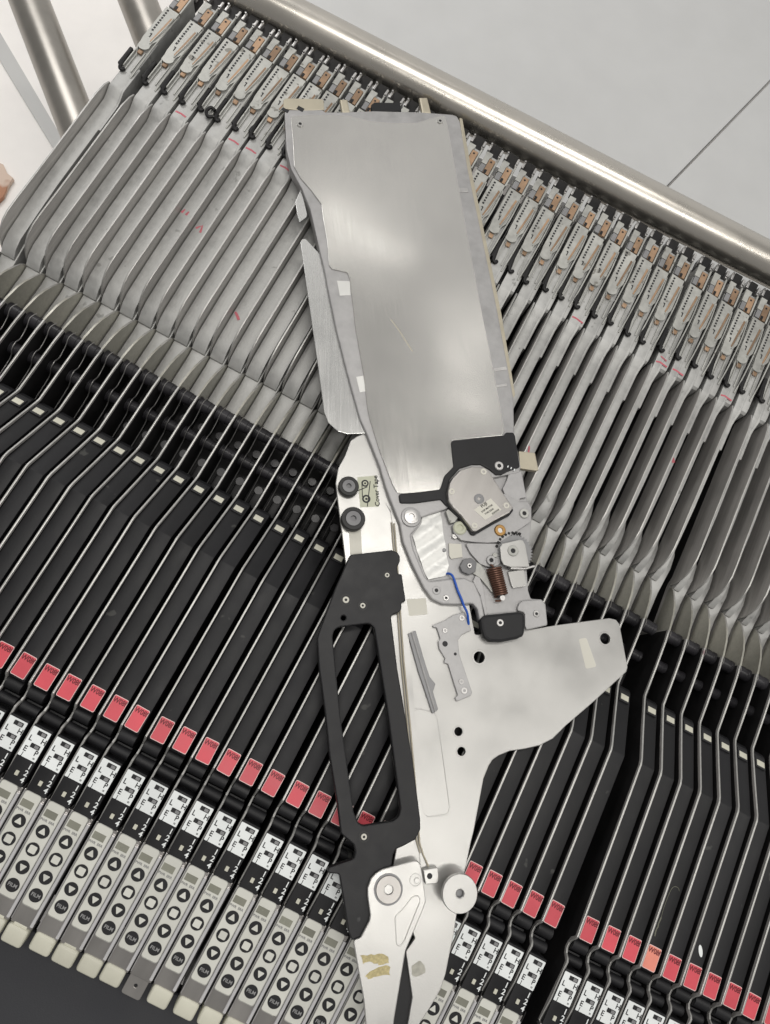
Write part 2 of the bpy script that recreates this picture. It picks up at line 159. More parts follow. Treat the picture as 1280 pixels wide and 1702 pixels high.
XP = Matrix(((0, 0, 1, 0), (1, 0, 0, 0), (0, 1, 0, 0), (0, 0, 0, 1)))     # (u,v,w)->(x=w,y=u,z=v)
ID = Matrix.Identity(4)
def prism(bm, outs, w0, w1, bev=0., T=ID, mi=0, seg=2):
    """closed outlines (first outer, others holes) extruded from w0 to w1"""
    if outs and not isinstance(outs[0][0], (list, tuple)): outs = [outs]
    cu = bpy.data.curves.new('tmp', 'CURVE'); cu.dimensions = '2D'; cu.fill_mode = 'BOTH'
    for pts in outs:
        s = cu.splines.new('POLY'); s.points.add(len(pts)-1); s.use_cyclic_u = True
        for q, p in zip(s.points, pts): q.co = (p[0], p[1], 0, 1)
    t = w1-w0; bev = min(bev, t*.45)
    cu.extrude = max(t/2-bev, 1e-5); cu.bevel_depth = bev; cu.offset = -bev; cu.bevel_resolution = seg-1
    ob = bpy.data.objects.new('tmp', cu); me = bpy.data.meshes.new_from_object(ob)
    merge(bm, me, T @ Matrix.Translation((0, 0, (w0+w1)/2)), mi)
    bpy.data.objects.remove(ob); bpy.data.curves.remove(cu); bpy.data.meshes.remove(me)
def text(bm, s, x, y, z, size, mi=0, rot=0., T=ID, sx=1., th=.004, align='CENTER'):
    cu = bpy.data.curves.new('tmp', 'FONT'); cu.body = s; cu.size = size; cu.extrude = th; cu.align_x = align; cu.align_y = 'CENTER'; cu.resolution_u = 3; cu.offset = size*.018
    ob = bpy.data.objects.new('tmp', cu); me = bpy.data.meshes.new_from_object(ob)
    merge(bm, me, T @ Matrix.Translation((x, y, z)) @ Matrix.Rotation(rot, 4, 'Z') @ Matrix.Diagonal((sx, 1, 1, 1)), mi)
    bpy.data.objects.remove(ob); bpy.data.curves.remove(cu); bpy.data.meshes.remove(me)
def fillet(pts, r, n=4):
    out = []; k = len(pts)
    for i in range(k):
        p = Vector(pts[i][:2]); a = Vector(pts[i-1][:2]); b = Vector(pts[(i+1) % k][:2])
        da = a-p; db = b-p
        if da.length < 1e-6 or db.length < 1e-6: out.append(tuple(p)); continue
        ang = da.angle(db)
        if ang > R(165): out.append(tuple(p)); continue
        d = min(r/max(math.tan(ang/2), .05), da.length*.45, db.length*.45)
        p0 = p+da.normalized()*d; p1 = p+db.normalized()*d
        for j in range(n+1):
            t = j/n; q = p0*(1-t)**2+p*2*t*(1-t)+p1*t*t; out.append((q.x, q.y))
    return out
def rect(x0, y0, x1, y1, r=0., n=4):
    p = [(x0, y0), (x1, y0), (x1, y1), (x0, y1)]
    return fillet(p, r, n) if r else p
def circ(x, y, r, n=28, a0=0.): return [(x+r*math.cos(a0+2*math.pi*i/n), y+r*math.sin(a0+2*math.pi*i/n)) for i in range(n)]
def box(bm, x0, x1, y0, y1, z0, z1, bev=0., mi=0, T=ID):
    g = bmesh.ops.create_cube(bm, size=1, matrix=T @ Matrix.Translation(((x0+x1)/2, (y0+y1)/2, (z0+z1)/2)) @ Matrix.Diagonal((x1-x0, y1-y0, z1-z0, 1)))
    vs = g['verts']; fs = {f for v in vs for f in v.link_faces}
    for f in fs: f.material_index = mi
    if bev: bmesh.ops.bevel(bm, geom=list({e for f in fs for e in f.edges}), offset=bev, segments=3, affect='EDGES', profile=.5, material=-1)
def cyl(bm, p0, p1, r, n=24, mi=0, r2=None):
    p0, p1 = Vector(p0), Vector(p1); d = p1-p0
    T = Matrix.Translation((p0+p1)/2) @ d.to_track_quat('Z', 'Y').to_matrix().to_4x4()
    g = bmesh.ops.create_cone(bm, cap_ends=True, segments=n, radius1=r, radius2=r if r2 is None else r2, depth=d.length, matrix=T)
    for f in {f for v in g['verts'] for f in v.link_faces}: f.material_index = mi
def lathe(bm, cx, cy, prof, n=36, mi=0):
    """prof: list of (r,z) from the outside bottom to the centre top"""
    rings = []
    for r, z in prof:
        if r < 1e-6: rings.append([bm.verts.new((cx, cy, z))])
        else: rings.append([bm.verts.new((cx+r*math.cos(2*math.pi*i/n), cy+r*math.sin(2*math.pi*i/n), z)) for i in range(n)])
    for a, b in zip(rings, rings[1:]):
        for i in range(n):
            j = (i+1) % n
            if len(a) == 1: f = bm.faces.new((a[0], b[j], b[i])) if len(b) > 1 else None
            elif len(b) == 1: f = bm.faces.new((a[i], a[j], b[0]))
            else: f = bm.faces.new((a[i], a[j], b[j], b[i]))
            if f: f.material_index = mi
def tube(bm, pts, r, n=10, mi=0, flat=None):
    pts = [Vector(p) for p in pts]; rings = []
    up = Vector((0, 0, 1))
    for i, p in enumerate(pts):
        d = (pts[min(i+1, len(pts)-1)]-pts[max(i-1, 0)]).normalized()
        s = d.cross(up); s = s.normalized() if s.length > 1e-4 else Vector((1, 0, 0))
        v = s.cross(d).normalized()
        rings.append([bm.verts.new(p+s*(flat or r)*math.cos(2*math.pi*k/n)+v*r*math.sin(2*math.pi*k/n)) for k in range(n)])
    for a, b in zip(rings, rings[1:]):
        for k in range(n):
            f = bm.faces.new((a[k], a[(k+1) % n], b[(k+1) % n], b[k])); f.material_index = mi
    for e in (rings[0], rings[-1]):
        f = bm.faces.new(e); f.material_index = mi
def NB(): return bmesh.new()
def empty(name, loc, rot=(0, 0, 0)):
    o = bpy.data.objects.new(name, None); o.location = Vector(loc)*U; o.rotation_euler = rot; o.empty_display_size = .02; C.objects.link(o); return o
def tag(o, label, cat, group=None):
    o['label'] = label; o['category'] = cat
    if group: o['group'] = group
    return o
def structure(o): o['kind'] = 'structure'; return o
def sm(pts, k=3):
    """resample a polyline by Catmull-Rom"""
    P = [Vector(p) for p in pts]; out = []
    for i in range(len(P)-1):
        a, b, c, d = P[max(i-1, 0)], P[i], P[i+1], P[min(i+2, len(P)-1)]
        for j in range(k):
            t = j/k; out.append(.5*((2*b)+(c-a)*t+(2*a-5*b+4*c-d)*t*t+(3*b-a-3*c+d)*t**3))
    return out+[P[-1]]
# ------------------------------------------------------------------ setting
b = NB(); box(b, -160, 220, -120, 260, -35, -34)
structure(obj('floor', b, 'floor'))
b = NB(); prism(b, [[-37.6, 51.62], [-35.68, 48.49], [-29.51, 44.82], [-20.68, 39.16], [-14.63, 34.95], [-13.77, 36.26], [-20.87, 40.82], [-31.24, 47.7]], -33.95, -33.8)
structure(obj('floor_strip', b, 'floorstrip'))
b = NB(); prism(b, [[-27.44, 33.05], [-23.99, 34.6], [-22.89, 34.66], [-22.14, 34.04], [-21.4, 33.87], [-21.37, 32.97], [-21.13, 31.73], [-21.28, 30.73], [-22.78, 25.5]], -33.9, -33.5)
structure(obj('floor_tiles', b, 'brown'))
# two enamelled sheets of the machine behind the cart
def sheet(name, poly, label):
    b = NB(); prism(b, fillet(poly, .3), -8.9, -8, .06)
    return tag(obj(name, b, 'sheet'), label, 'metal sheet')
sheet('machine_panel', [(3, 38.2), (29.8, 38.2), (49.9, 101.5), (-6, 101.5)], 'wide off-white metal sheet behind the long steel pipe, left of the dark diagonal seam')
sheet('machine_panel', [(29.95, 38.2), (80, 38.2), (80, 101.5), (50.05, 101.5)], 'off-white metal sheet in the top right corner, right of the dark diagonal seam')
# long steel pipe
def pipe(name, p0, p1, r, m, label, cat, n=64, k=40):
    b = NB(); cyl(b, p0, p1, r, n); return tag(obj(name, b, m), label, cat)
pipe('steel_pipe', (-2.0, 34.85, -2.0), (62, 36.15, -2.0), 1.12, 'tube', 'long satin steel pipe lying along the rear ends of all the upright feeders', 'pipe')
for p0, p1, lb in (((-20.5, 42.87, -18.0), (-0.78, 25.01, -18.0), 'broad steel tube crossing the top left corner over the white floor, leftmost of two'),
                   ((-13.9, 47.62, -18.0), (-0.62, 35.19, -18.0), 'steel tube at the top left between the white floor and the feeder pickup ends')):
    t = empty('frame_tube', p0); tag(t, lb, 'tube')
    b = NB(); cyl(b, (0, 0, 0), tuple(Vector(p1)-Vector(p0)), 1.5, 48); obj('tube', b, 'tubed', t)
    b = NB(); d = Vector(p1)-Vector(p0); cyl(b, tuple(-d.normalized()*.3), (0, 0, 0), 1.56, 40); obj('end_plug', b, 'rubber', t)
t = empty('feeder_cart', (0, 0, 0)); tag(t, 'dark cart deck under the row of feeders with a charcoal apron at the bottom left', 'cart')
b = NB(); box(b, 1.0, 52, -9.2, 33.8, -6, -4.75, .1); obj('deck', b, 'dark', t)
b = NB(); box(b, -2, 60, -40, -9.8, -3.6, -2.6, .15); obj('apron', b, 'mat', t)
b = NB()
for y in (30.5, 14.6, 2.0): box(b, 1.0, 52, y, y+.5, -4.75, -4.35, .03)
obj('slotted_rail', b, 'dark', t)
# ------------------------------------------------------------------ the upright feeder (local x across, y towards the pipe, z up)
def body_mesh(wd):
    b = NB()
    up = [(32.9, -1.62), (26.05, -1.63), (25.85, -1.66), (25.5, -1.88), (25.25, -1.98), (24.6, -2.02), (23.6, -2.06)]
    prism(b, up+[(20, -2.19), (18.2, -2.34), (16.6, -2.52), (16.1, -2.7), (15.7, -3.05), (15.6, -4.5), (32.9, -4.5)], .13, wd, .03, XP)
    prism(b, up[1:]+[(23.6, -4.5), (27.4, -4.5), (27.5, -1.64), (27.4, -1.63)], wd-.02, wd+.11, .03, XP)
    b2 = [(27.4, -1.64), (26.4, -1.66), (26.12, -1.72), (26.0, -1.85), (25.95, -2.3), (25.9, -4.5), (27.4, -4.5)]
    prism(b, b2, wd, .94, .04, XP)
    prism(b, [(27.2, -1.64), (32.9, -1.64), (32.9, -4.5), (27.2, -4.5)], wd-.02, .86, .03, XP)
    prism(b, [(18.4, -3.6), (17.4, -3.08), (16.6, -2.98), (15.9, -3.14), (15.2, -3.28), (13.55, -3.32), (13.5, -4.5), (18.4, -4.5)], .12, .9, .05, XP)
    return b
def make_feeder():
    t = empty('tape_feeder', (0, 0, 0))
    top = [(33.2, -2.7), (26.15, -2.6), (26.13, -2.0), (26.05, -1.64), (25.7, -1.5), (25.0, -1.41), (24, -1.44), (21.4, -1.54), (19.5, -1.6), (17.8, -1.63), (17.2, -1.68), (16.75, -1.82),
           (16.4, -2.08), (16.15, -2.42), (15.98, -2.85), (15.88, -3.38), (15.78, -3.2), (15.55, -2.82), (15.15, -2.5), (14.6, -2.18), (14.1, -1.97), (13.4, -1.82), (12.6, -1.73), (11.3, -1.72), (9.75, -1.74),
           (9.55, -1.66), (8.15, -.86), (6.8, -.07), (6.55, .02), (-1.0, .02), (-1.1, -.05), (-1.22, -.25), (-1.4, -.42), (-1.62, -.46), (-1.8, -.36), (-1.92, -.14), (-2.05, -.05), (-2.3, -.1), (-3.6, -.25), (-4.5, -.5), (-9.0, -1.25), (-9.0, -4.6), (33.2, -4.6)]
    b = NB(); prism(b, top, 0, .085, .018, XP)
    for f in b.faces:
        f.normal_update()
        if abs(f.normal.x) > .95: f.material_index = 1
    obj('side_plate', b, ['plate', 'plateside'], t)
    # cast body: broad at the rear, narrow under the fin, sloping tape floor in front of it
    b = NB(); prism(b, [(15.74, -3.12), (15.52, -2.8), (15.1, -2.48), (14.6, -2.17), (14.1, -1.96), (13.4, -1.81), (13.22, -1.79), (13.22, -3.3), (15.6, -3.3)], -.004, .089, 0, XP); obj('tape_guard', b, 'guard', t)
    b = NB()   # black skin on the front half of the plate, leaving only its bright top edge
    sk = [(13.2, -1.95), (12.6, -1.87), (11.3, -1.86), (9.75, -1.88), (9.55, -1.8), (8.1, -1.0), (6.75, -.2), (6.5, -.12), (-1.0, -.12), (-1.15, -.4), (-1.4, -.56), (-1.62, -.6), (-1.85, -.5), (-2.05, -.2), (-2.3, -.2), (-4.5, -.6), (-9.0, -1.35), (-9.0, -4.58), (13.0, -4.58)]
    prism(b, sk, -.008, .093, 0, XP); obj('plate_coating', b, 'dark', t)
    b = NB(); prism(b, [(15.9, -3.6), (16.4, -3.4), (18, -3.3), (26.0, -3.0), (26.3, -2.3), (33.1, -2.85), (33.1, -4.58), (13.3, -4.58), (13.3, -3.5)], -.006, .03, 0, XP); obj('plate_coating', b, 'dark', t)  # dark skin low on the plate paints in the shade deep in the gaps
    b = body_mesh(.48)
    obj('body', b, 'body', t)
    # roller bay
    b = NB(); box(b, .1, .97, 9.7, 13.6, -4.6, -3.75, .03); box(b, .45, .9, 9.75, 10.9, -3.8, -3.1, .1); obj('chassis', b, 'dark', t)
    for y, z, r in ((13.12, -2.45, .33), (11.6, -2.75, .28)):
        b = NB(); lathe(b, 0, 0, [(0, .11), (r+.04, .11), (r+.04, .16), (r, .18), (r, .66), (r*.94, .68), (r*.94, .84), (r, .86), (r, .99), (0, .98)], 32)
        bmesh.ops.transform(b, matrix=Matrix.Translation((0, y, z)) @ XP, verts=b.verts); bmesh.ops.recalc_face_normals(b, faces=b.faces)
        obj('guide_roller', b, 'roller', t)
    b = NB(); tube(b, sm([(.33, 13.5, -2.35), (.33, 13.1, -2.1), (.33, 12.7, -2.35), (.33, 12.1, -2.5), (.33, 11.8, -2.35), (.33, 11.45, -2.45), (.33, 11.1, -2.8), (.33, 9.8, -2.95)]), .045, 8, 0, .025); obj('wire_guide', b, 'steel', t)
    for (x, y, z) in ((.55, 12.4, -3.5), (.6, 10.7, -3.05)): b = NB(); cyl(b, (x, y, z-.8), (x, y, z), .2, 20); obj('pulley', b, 'roller', t)
    # black cover
    b = NB(); prism(b, fillet([(9.72, -2.0), (9.58, -1.8), (6.6, -.14), (-1.02, -.11), (-1.12, -.2), (-1.15, -3.2), (9.72, -3.2)], .1), .11, .80, .035, XP)
    cov = obj('cover', b, 'black', t)
    b = NB(); sl = Matrix.Translation((.44, 9.18, -1.51)) @ Matrix.Rotation(math.atan2(-.56, 1), 4, 'X')
    box(b, -.27, .27, -.24, .32, -.1, .03, .02, 1, sl); box(b, -.2, .22, -.15, .15, -.04, .055, .02, 0, sl); obj('window_insert', b, ['cream', 'ink'], cov)
    # red type label
    def type_label(redname):
        b = NB(); prism(b, rect(.16, -1.02, .775, -.07, .07), -.11, -.095, 0, ID, 1); prism(b, rect(.18, -.995, .755, -.095, .06), -.095, -.088, 0, ID, 0)
        text(b, 'W08f', .47, -.26, -.084, .29, 2, 0, ID, .84); return obj('type_label', b, [redname, 'redb', 'redink'], t)
    type_label('red')
    # grip: two rounded bars
    b = NB()
    box(b, .13, .8, -1.6, -1.1, -3.0, -.55, .05); cyl(b, (.11, -1.36, -.5), (.80, -1.36, -.5), .27, 28); obj('grip_bar', b, 'black', t)
    b = NB(); cyl(b, (.1, -2.0, -.62), (.86, -2.0, -.62), .22, 24); box(b, .12, .84, -2.3, -1.7, -3.0, -.7, .05); obj('grip_bar', b, 'black', t)
    # switch block, tilting down with the front panel
    T0 = Matrix.Translation((0, -2.3, -.02)) @ Matrix.Rotation(.07, 4, 'X')
    b = NB(); prism(b, [(-2.28, -.04), (-4.62, -.30), (-4.62, -2.5), (-2.28, -2.5)], .06, .86, .03, XP); sw = obj('switch_block', b, 'blackm', t)
    T = Matrix.Translation((0, -2.3, -.035)) @ Matrix.Rotation(.1105, 4, 'X')
    b = NB(); prism(b, rect(.075, -1.28, .835, -.07, .03), .0, .012, 0, T, 0)
    def P_(u, v): return .075+u*.76, -.07-v*1.21
    for (u, v) in ((.6, .13), (.6, .56)):
        x, y = P_(u, v); prism(b, rect(x-.19, y-.085, x+.19, y+.085, .02), .012, .03, 0, T, 1); prism(b, rect(x-.02, y-.06, x+.15, y+.06, .02), .03, .05, .005, T, 2)
    for s, u, v, z in (('L', .18, .38, .30), ('H', .87, .34, .30), ('E', .2, .74, .30), ('P', .82, .75, .30), ('J', .2, .92, .2), ('=', .84, .92, .17)):
        x, y = P_(u, v); text(b, s, x, y, .014, z, 1, 0, T, .95)
    obj('switch_label', b, ['white', 'ink', 'castd'], sw)
    b = NB()
    for s, yy in (('1', -1.5), ('2', -1.78), ('4', -2.06)): text(b, s, .75, yy, .016, .31, 0, 0, T)
    obj('numerals', b, 'white', sw)
    b = NB(); prism(b, rect(.36, -1.99, .5, -1.8, .02), .0, .05, .01, T); obj('indicator_lamp', b, 'cream', sw)
    # tray, rail, control panel
    T = Matrix.Translation((0, -4.6, -.30)) @ Matrix.Rotation(.142, 4, 'X')
    b = NB(); prism(b, fillet([(.02, -4.62), (.93, -4.62), (.93, .0), (.02, .0)], .05), -.5, -.05, .03, T); obj('panel_tray', b, 'motor', t)
    b = NB(); prism(b, rect(.80, -4.45, .93, -.22, .03), -.7, .0, .02, T); cyl(b, tuple(T @ Vector((.862, -4.45, .01))), tuple(T @ Vector((.862, -.22, .01))), .068, 20); prism(b, rect(.94, -4.5, .975, .2, .01), -.6, -.02, .01, T, 1); obj('side_rail', b, ['chrome', 'dark'], t)
    b = NB(); prism(b, rect(.0, -4.5, .05, 0, .02), -.6, .0, .01, T); obj('side_rail', b, 'steel', t)
    b = NB(); prism(b, rect(.07, -3.84, .765, -.01, .13), -.05, .01, .012, T)
    for s, x in (('PWR', .23), ('ERR', .56)): text(b, s, x, -.76, .016, .135, 1, 0, T)
    prism(b, [rect(.06, -3.86, .775, -.0, .14), rect(.08, -3.83, .755, -.02, .12)], -.05, .02, 0, T, 2)
    cp = obj('control_panel', b, ['panel', 'castd', 'pale'], t)
    b = NB(); prism(b, rect(.12, -.62, .62, -.34, .01), .012, .02, 0, T); obj('display_window', b, 'winglass', cp)
    for k, y in enumerate((-1.16, -1.9, -2.64, -3.37)):
        b = NB(); prism(b, circ(.42, y, .265, 32), .012, .03, .006, T, 0)
        if k == 0: prism(b, fillet([(.42-.15, y-.10), (.42+.15, y-.10), (.42, y+.17)], .03), .03, .036, 0, T, 1)
        if k == 1: prism(b, rect(.42-.15, y-.15, .42+.15, y+.15, .06), .03, .036, 0, T, 1)
        if k == 2: prism(b, fillet([(.42-.15, y+.10), (.42+.15, y+.10), (.42, y-.17)], .03), .03, .036, 0, T, 1)
        if k == 3: text(b, 'FILM', .42, y, .033, .19, 2, 0, T)
        obj('push_button', b, ['ink', 'panel', 'greyink'], cp)
    b = NB(); box(b, .04, .9, -5.32, -4.6, -.75, .06, .13, 0, T); box(b, .2, .75, -4.7, -4.5, -.6, -.05, .03, 0, T); obj('end_cap', b, 'cream', t)
    # pickup end
    b = NB()
    pl = [(.16, 28.6)]+[(.4+.32*math.cos(a), 28.84+.32*math.sin(a)) for a in [math.pi+i*math.pi/10 for i in range(1, 10)]]+[(.68, 28.95), (.70, 29.1), (.84, 29.4), (.84, 31.45), (.12, 31.5), (.12, 29.2), (.16, 28.9)]
    prism(b, pl, -1.6, -1.44, .02)
    for i in range(9): prism(b, rect(.235+.01*(i % 2), 29.78+i*.185, .345, 29.89+i*.185, .01), -1.439, -1.43, 0, ID, 1)
    prism(b, [(.36, 29.35), (.41, 29.35), (.41, 29.62), (.3, 29.62), (.3, 29.57), (.36, 29.55)], -1.439, -1.43, 0, ID, 1)
    pk = obj('pickup_plate', b, ['pale', 'ink'], t)
    b = NB(); prism(b, [(.54, 29.15), (.63, 29.12), (.78, 30.95), (.68, 31.0)], -1.442, -1.42, 0); obj('tape_slot', b, 'copper', pk)
    b = NB(); box(b, .80, .84, 30.9, 31.05, -1.46, -1.36, .01); tube(b, sm([(.62, 29.0, -1.42), (.76, 30.0, -1.38), (.82, 30.95, -1.4)]), .03, 6); obj('peel_blade', b, 'pale', pk)
    b = NB(); prism(b, rect(.45, 31.6, .80, 32.62, .03), -1.6, -1.44, .02); prism(b, circ(.6, 32.42, .06, 12), -1.44, -1.433, 0, ID, 1); prism(b, rect(.47, 31.6, .62, 31.85, .02), -1.44, -1.43, 0, ID, 1); obj('copper_block', b, ['copper', 'dark'], t)
    b = NB(); prism(b, rect(.16, 31.62, .43, 32.12, .03), -1.6, -1.45, .02); obj('grey_pad', b, 'castd', t)
    b = NB(); prism(b, fillet([(.12, 32.15), (.43, 32.15), (.43, 32.6), (.5, 32.75), (.5, 32.95), (.12, 32.95)], .03), -1.6, -1.44, .02); box(b, .84, .93, 31.5, 32.9, -1.62, -1.42, .02)
    obj('top_guide', b, 'pale', t)
    b = NB(); box(b, .3, .56, 28.25, 28.5, -1.6, -1.5, .03); obj('copper_tongue', b, 'copper', t)
    b = NB(); box(b, .13, .2, 27.2, 29.1, -1.62, -1.5, .015); box(b, .30, .34, 27.0, 28.3, -1.62, -1.55, .01); tube(b, sm([(.9, 31.2, -1.5), (.93, 30, -1.4), (.9, 28.9, -1.4), (.86, 27.6, -1.5), (.8, 26.8, -1.62)]), .04, 8)
    box(b, .62, .68, 27.1, 28.5, -1.62, -1.56, .01)
    obj('guide_rail', b, 'pale', t)
    b = NB(); tube(b, sm([(-.03, 28.1, -1.58), (.02, 27.6, -1.52), (.07, 27.12, -1.52), (.13, 26.98, -1.53), (.24, 26.95, -1.54), (.3, 27.08, -1.56)]), .10, 8); box(b, -.13, .07, 27.15, 28.35, -1.75, -1.47, .05); obj('latch_hook', b, 'dark', t)
    b = NB(); box(b, .78, .92, 33.0, 33.55, -1.9, -1.5, .04); box(b, .08, .22, 33.1, 33.6, -1.9, -1.5, .04); cyl(b, (.85, 33.1, -1.5), (.85, 33.1, -1.4), .05, 12); cyl(b, (.15, 33.5, -1.5), (.15, 33.5, -1.4), .05, 12); obj('end_clip', b, 'steel', t)
    b = NB(); box(b, .2, .8, 32.95, 33.9, -2.6, -1.75, .04); obj('connector', b, 'dark', t)
    return t
proto = make_feeder()
def copy_tree(o, parent=None, skip=()):
    c = o.copy(); C.objects.link(c); c.parent = parent
    for ch in list(o.children):
        if ch.name.split('.')[0] in skip: continue
        copy_tree(ch, c)
    return c
FX = [(.68, 0, 1), (1.936, .049, 2), (2.992, .04, 3), (3.979, .046, 4), (5.009, .034, 5), (5.975, .044, 6), (6.981, .043, 7), (7.993, .03, 8), (8.999, .016, 9), (10.007, .006, 10), (10.99, .002, 11), (11.971, .004, 12),
      (12.988, -.015, 13), (13.971, -.025, 14), (14.974, -.018, 15), (15.973, -.011, 16), (16.977, -.01, 17), (17.961, .005, 18), (19.03, .0, 19), (20.03, .005, 20), (21.04, .02, 21), (22.03, .033, 22), (23.012, .036, 23), (24.025, .05, 24),
      (25.127, .031, 25), (26.136, .022, 26), (27.145, .018, 27), (28.155, .022, 28), (29.147, .02, 29), (30.154, .026, 30), (31.12, .03, 31), (32.13, .07, 32), (33.15, .062, 33), (34.07, .09, 34), (35.07, .092, 35), (36.06, .092, 36), (37.077, .082, 37),
      (38.703, -.095, 38), (39.72, -.095, 39), (40.71, -.075, 40), (41.7, -.054, 41), (42.67, -.035, 42), (43.64, -.026, 43), (44.6, -.01, 44), (45.62, .0, 45), (46.6, .0, 46), (47.6, .01, 47), (48.6, .01, 48)]
ordn = ['', 'first', 'second', 'third', 'fourth', 'fifth', 'sixth', 'seventh', 'eighth', 'ninth', 'tenth', 'eleventh', 'twelfth', 'thirteenth', 'fourteenth', 'fifteenth', 'sixteenth', 'seventeenth', 'eighteenth']
def lab(i):
    special = {1: 'outermost upright feeder at the far left, beside the white floor',
               2: 'second upright feeder from the far left, a dark gap between it and the outermost',
               23: 'upright feeder whose cream end cap is missing, showing a bare metal tongue with a hole',
               37: 'upright feeder just left of the wide black gap in the right part of the row',
               38: 'upright feeder just right of the wide black gap in the right part of the row',
               41: 'upright feeder with the faded pinkish label, fourth right of the wide black gap'}
    if i in special: return special[i]
    if i <= 18: return '%s upright feeder from the far left end of the row' % ordn[i]
    if i < 23: return '%s upright feeder to the left of the one with the missing end cap' % ordn[23-i]
    if i == 24: return 'upright feeder directly right of the one with the missing end cap'
    if i <= 30: return '%s upright feeder right of the one with the missing cap, partly under the loose one' % ordn[i-23]
    if i < 37: return '%s upright feeder left of the wide black gap, right of the loose feeder' % ordn[38-i]
    return '%s upright feeder to the right of the wide black gap' % ordn[i-37]
random.seed(4)
wide_body = obj('body', body_mesh(.84), 'body'); wide_data = wide_body.data; bpy.data.objects.remove(wide_body)
mid_body = obj('body', body_mesh(.66), 'body'); mid_data = mid_body.data; bpy.data.objects.remove(mid_body)
for k, (x0, s, i) in enumerate(FX):
    o = proto if k == 0 else None
    if o is None:
        o = copy_tree(proto, None, ('end_cap',) if i == 23 else ())
    a = .0396+s/10
    o.location = Vector((x0-.6414, 0, 0))*U; o.rotation_euler = (0, 0, -math.atan(a))
    tag(o, lab(i), 'feeder', 'upright feeders standing side by side')
    for ch in o.children:
        n = ch.name.split('.')[0]
        if n == 'body' and i == 1: narrow_data = ch.data
        if n == 'body': ch.data = wide_data if i <= 19 else (mid_data if i <= 31 else narrow_data)
        if n == 'latch_hook' and k: ch.location.x += random.uniform(-.05, .05)*U; ch.location.y += random.uniform(-.15, .1)*U; ch.rotation_euler.z = 0
        if n == 'end_cap' and k: ch.location.y += random.uniform(-.06, .06)*U; ch.location.x += random.uniform(-.03, .03)*U
        if n == 'pickup_plate' and k: ch.location.y += random.uniform(-.06, .06)*U
        if n == 'type_label' and k: ch.location.y += random.uniform(-.02, .02)*U; ch.location.x += random.uniform(-.02, .02)*U; ch.rotation_euler.z = R(random.uniform(-1.6, 1.6))
        if n == 'type_label' and i == 41:
            ch.data = ch.data.copy(); ch.data.materials[0] = M['redpale']; ch['label'] = 'faded pinkish type label'
    if i == 23:
        T = Matrix.Translation((0, -4.6, -.30)) @ Matrix.Rotation(.142, 4, 'X')
        b = NB(); prism(b, [rect(.06, -5.4, .86, -4.5, .12), circ(.46, -4.95, .07, 16)], -.2, -.1, .02, T); q = obj('bare_tongue', b, 'motor', o)
# red pen marks on some feeders
feed = [o for o in C.objects if o.type == 'EMPTY' and o.name.startswith('tape_feeder')]
bynum = {FX[i][2]: f for i, f in enumerate(feed)}
def pen(i, pts, z, wd=.05):
    b = NB(); tube(b, [(x, y, z) for x, y in pts], .008, 6, 0, wd); obj('red_pen_mark', b, 'redpen', bynum[i])
for i in (4, 7, 8, 10, 11): pen(i, [(.2, 26.3), (.5, 26.33), (.8, 26.28)], -1.625, .05)
for i in (27, 32, 33, 36): pen(i, [(.18, 26.28+.06*(i % 2)), (.4, 26.36), (.85, 26.3)], -1.625, .05)
pen(32, [(.3, 26.7), (.7, 26.6)], -1.615, .04); pen(35, [(.2, 22.0), (.45, 21.7)], -2.12, .09); pen(28, [(.2, 19.0), (.4, 18.4)], -2.29, .05)
pen(7, [(.2, 21.6), (.3, 22.0), (.5, 21.95), (.45, 21.6)], -2.13, .06); pen(8, [(.25, 21.2), (.45, 21.5), (.55, 21.1)], -2.14, .06)
pen(12, [(.2, 18.2), (.55, 17.9)], -2.345, .07)
# little loose black clip on the pickup ends near the left end
b = NB(); tube(b, sm([(6.45, 27.2, -1.4), (6.2, 27.25, -1.4), (6.1, 26.95, -1.4), (6.3, 26.7, -1.4), (6.55, 26.85, -1.4)]), .09, 8)
tag(obj('loose_clip', b, 'dark'), 'small curled black clip lying on the pale pickup end of the sixth feeder', 'clip')
b = NB(); prism(b, circ(0, 0, .16, 24), -.108, -.102); b2_ = obj('paint_chip', b, 'white', bynum[43]); b2_.location = Vector((.48, .55, 0))*U; b2_.scale = (.55, 1.5, 1); b2_.rotation_euler = (0, 0, .5)
b = NB(); gl = [(.26+random.uniform(-.02, .02), y_/10, -.106) for y_ in range(3, 23)]; tube(b, gl[:9], .006, 6, 0, .03); tube(b, sm([gl[8], gl[12], gl[19], (.36, 2.45, -.106), (.55, 2.5, -.106), (.66, 2.4, -.106)]), .005, 6, 0, .012); obj('glue_outline', b, 'glue', bynum[41])
